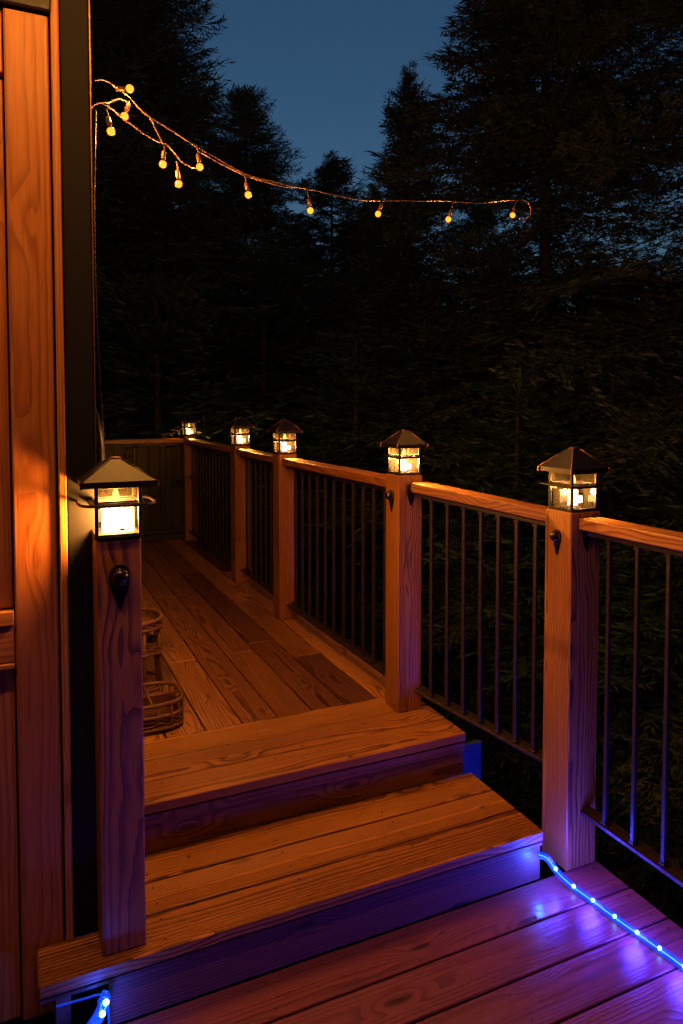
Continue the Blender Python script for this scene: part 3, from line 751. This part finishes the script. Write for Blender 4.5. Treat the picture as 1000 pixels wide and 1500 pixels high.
def tree_to(name, k, H, px, py, D, label, rz=0, zs=1.0, wide=1.0, **kw):
    x, y = flat(px, D); s = (topz(py, D) - gz(x, y)) / H
    t = place_tree(name, *k, px, D, label, s * wide, rz, 1 / wide, **kw); return t
place_tree('spruce_tree', *k_big, 795, 8.2, 'largest dark spruce at right centre, boughs reaching over the end of the bulb string', 1.0, .4)
place_tree('spruce_tree', *k_right, 1085, 7.2, 'spruce with drooping boughs cut off by the right edge of the picture', 1.0, 2.0)
tree_to('spruce_tree', k_slim, 8.0, 597, 104, 9.2, 'narrow spire shaped spruce just left of the largest spruce', .3)
place_tree('spruce_tree', *k_mid, 150, 9.5, 'tall dark spruce nearest the house, its top above the picture', 1.22, 1.2)
tree_to('spruce_tree', k_mid, 10.0, 362, 138, 12.0, 'spruce with pointed top right of the tall one by the house', 2.2, wide=1.0)
tree_to('spruce_tree', k_back, 9.0, 488, 240, 14.0, 'lower spruce under the middle of the bulb string', .7)
tree_to('spruce_tree', k_slim, 8.0, 545, 275, 13.0, 'small pointed spruce left of the spire shaped one', 1.9, wide=1.3)
tree_to('spruce_tree', k_back, 9.0, 225, 40, 13.0, 'spruce showing between the tall one by the house and the pointed one', 3.9)
for i_, (px, py, D, rz, lb) in enumerate((
    (90, 150, 12, .3, 'spruce mostly hidden behind the black house corner'),
    (430, 330, 17, 1.7, 'far spruce filling the gap behind the lantern row'),
    (340, 380, 11, 4.1, 'short spruce behind the two farthest lanterns'),
    (590, 350, 16, 5.2, 'far spruce behind the spire shaped one'),
    (700, 300, 13, .9, 'low spruce left behind the trunk of the largest spruce'),
    (800, 425, 12, 3.0, 'low spruce under the sky gap right of the largest trunk'),
    (900, 410, 14, 2.4, 'low spruce under the right end of the sky gap'),
    (1020, 330, 11, 4.4, 'spruce behind the drooping one at the right edge'),
    (500, 400, 10, 2.9, 'short spruce behind the top step post'),
    (1080, 380, 9, 1.9, 'low spruce beyond the right edge railing'),
    (230, 300, 15, 1.1, 'far spruce in the dark between house and lanterns'),
    (660, 440, 21, .4, 'distant low spruce left of the largest trunk'),
    (740, 430, 19, 2.6, 'distant low spruce just behind the largest trunk'),
    (850, 445, 20, 3.7, 'distant low spruce under the middle of the sky gap'),
    (960, 420, 21, 5.7, 'distant low spruce right of the sky gap'),
    (150, 330, 19, 3.7, 'distant spruce close beside the black house corner'),
    (540, 380, 22, 4.7, 'distant spruce between the two rows of trees at centre'))):
    tree_to('spruce_tree', k_back, 9.0, px, py, D, lb, rz)
for i_, (px, py, D, rz, lb) in enumerate((
    (232, 392, 7.6, .3, 'greenest young fir above the far end railing'),
    (385, 338, 9.0, 2.2, 'young fir with upright tip left of the picture centre'),
    (620, 470, 8.0, 1.4, 'young fir above the lantern at the top step'),
    (520, 500, 7.5, 3.3, 'low young fir behind the long railing section'),
    (900, 520, 6.5, 5.0, 'low young fir behind the largest square lantern'),
    (760, 540, 6.3, 4.0, 'low young fir left of the largest square lantern'),
    (1010, 600, 5.5, .8, 'low young fir behind the right edge balusters'))):
    tree_to('young_fir', k_young, 4.0, px, py, D, lb, rz, wide=1.25)

# the forest goes on behind the viewer
for i_, (x_, y_, s_) in enumerate(((5, -6, 1.3), (0.5, -7.5, 1.4), (-4.5, -6.5, 1.3), (8.5, -2.5, 1.3), (-8, -3, 1.4), (9, 2.2, 1.2), (2.8, -10, 1.6), (-2.4, -10, 1.6))):
    t = empty('spruce_tree', (x_, y_, gz(x_, y_)), ('spruce standing behind the viewer and the lower deck', 'spruce beside the lower deck, outside the right edge of the view')[0 if y_ < 0 else 1], 'tree', TG)
    t.scale = (s_ * 1.2, s_ * 1.2, s_); t.rotation_euler.z = i_
    for nm, me_ in zip(('crown', 'trunk'), k_mid):
        o = bpy.data.objects.new(nm, me_); COL.objects.link(o); o.parent = t
# undergrowth below the deck: leafy ground cover
rng = np.random.default_rng(5)
N = 50000
ang = rng.uniform(R(30), R(108), N); dist = rng.uniform(3.0, 11, N)
ux = np.cos(ang) * dist; uy = np.sin(ang) * dist
keep = ~((ux < 1.9) & (uy < 7.0)); ux = ux[keep]; uy = uy[keep]; n_ = len(ux)
hh = (np.sin(ux * 1.9 + 1) * np.cos(uy * 2.3) * .5 + .5) * 1.1
P0 = np.stack([ux, uy, np.array([gz(a, b) for a, b in zip(ux, uy)]) + rng.uniform(0, 1, n_) * hh], 1)
Dr = rng.normal(0, 1, (n_, 3)); Dr[:, 2] = np.abs(Dr[:, 2]) * .5; Dr /= np.linalg.norm(Dr, axis=1, keepdims=True)
ln = rng.uniform(.04, .10, n_)
Qm = blades(P0, Dr, ln, ln * rng.uniform(.3, .6, n_), rng.normal(0, 1, (n_, 3)))
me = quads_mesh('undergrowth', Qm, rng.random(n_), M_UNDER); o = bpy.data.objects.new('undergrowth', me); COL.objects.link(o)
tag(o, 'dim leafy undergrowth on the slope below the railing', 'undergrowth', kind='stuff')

# fallen needles and leaf bits on the boards
rng = np.random.default_rng(21)
parts_ = []
for (xa, xb_, ya, yb_, zz, n_) in ((.22, 1.55, 2.72, 6.7, .0022, 420), (.2, 1.5, 2.28, 2.7, .0035, 30), (.3, 1.55, 1.88, 2.25, Z1 + .0022, 36), (-.2, 1.8, .8, 1.84, Z0 + .0022, 150)):
    a_ = rng.uniform(0, 6.28, n_); p_ = np.stack([rng.uniform(xa, xb_, n_), rng.uniform(ya, yb_, n_), np.full(n_, zz) + rng.uniform(0, .001, n_)], 1)
    leaf = rng.random(n_) < .12
    parts_.append(blades(p_, np.stack([np.cos(a_), np.sin(a_), rng.normal(0, .05, n_)], 1), np.where(leaf, rng.uniform(.014, .026, n_), rng.uniform(.012, .03, n_)), np.where(leaf, .011, .0016), np.tile([[0, 0, 1.]], (n_, 1))))
Qn = np.concatenate(parts_)
o = bpy.data.objects.new('fallen_needles', quads_mesh('fallen_needles', Qn, rng.random(len(Qn)), simple('dry_needles', (.05, .025, .012), (.14, .07, .03), 30))); COL.objects.link(o)
tag(o, 'dry fallen needles and leaf bits scattered on the deck boards', 'litter', kind='stuff')

# ------------------------------------------------------------------ world
w = bpy.data.worlds.new('World'); S.world = w; w.use_nodes = True
nt = w.node_tree; bg = nt.nodes['Background']
sky = nt.nodes.new('ShaderNodeTexSky'); sky.sky_type = 'NISHITA'; sky.sun_disc = False
sky.sun_elevation = R(2.0); sky.sun_rotation = R(200); sky.air_density = 1.0; sky.dust_density = .2; sky.ozone_density = 3.3
nt.links.new(sky.outputs[0], bg.inputs[0]); bg.inputs[1].default_value = .068

S.view_settings.view_transform = 'Standard'; S.view_settings.look = 'None'; S.view_settings.gamma = 1
S.view_settings.exposure = .8
S.cycles.max_bounces = 6; S.cycles.diffuse_bounces = 3; S.cycles.glossy_bounces = 3; S.cycles.transparent_max_bounces = 12; S.cycles.transmission_bounces = 3
S.cycles.use_denoising = True; S.cycles.sample_clamp_indirect = 3; S.cycles.caustics_reflective = False; S.cycles.caustics_refractive = False
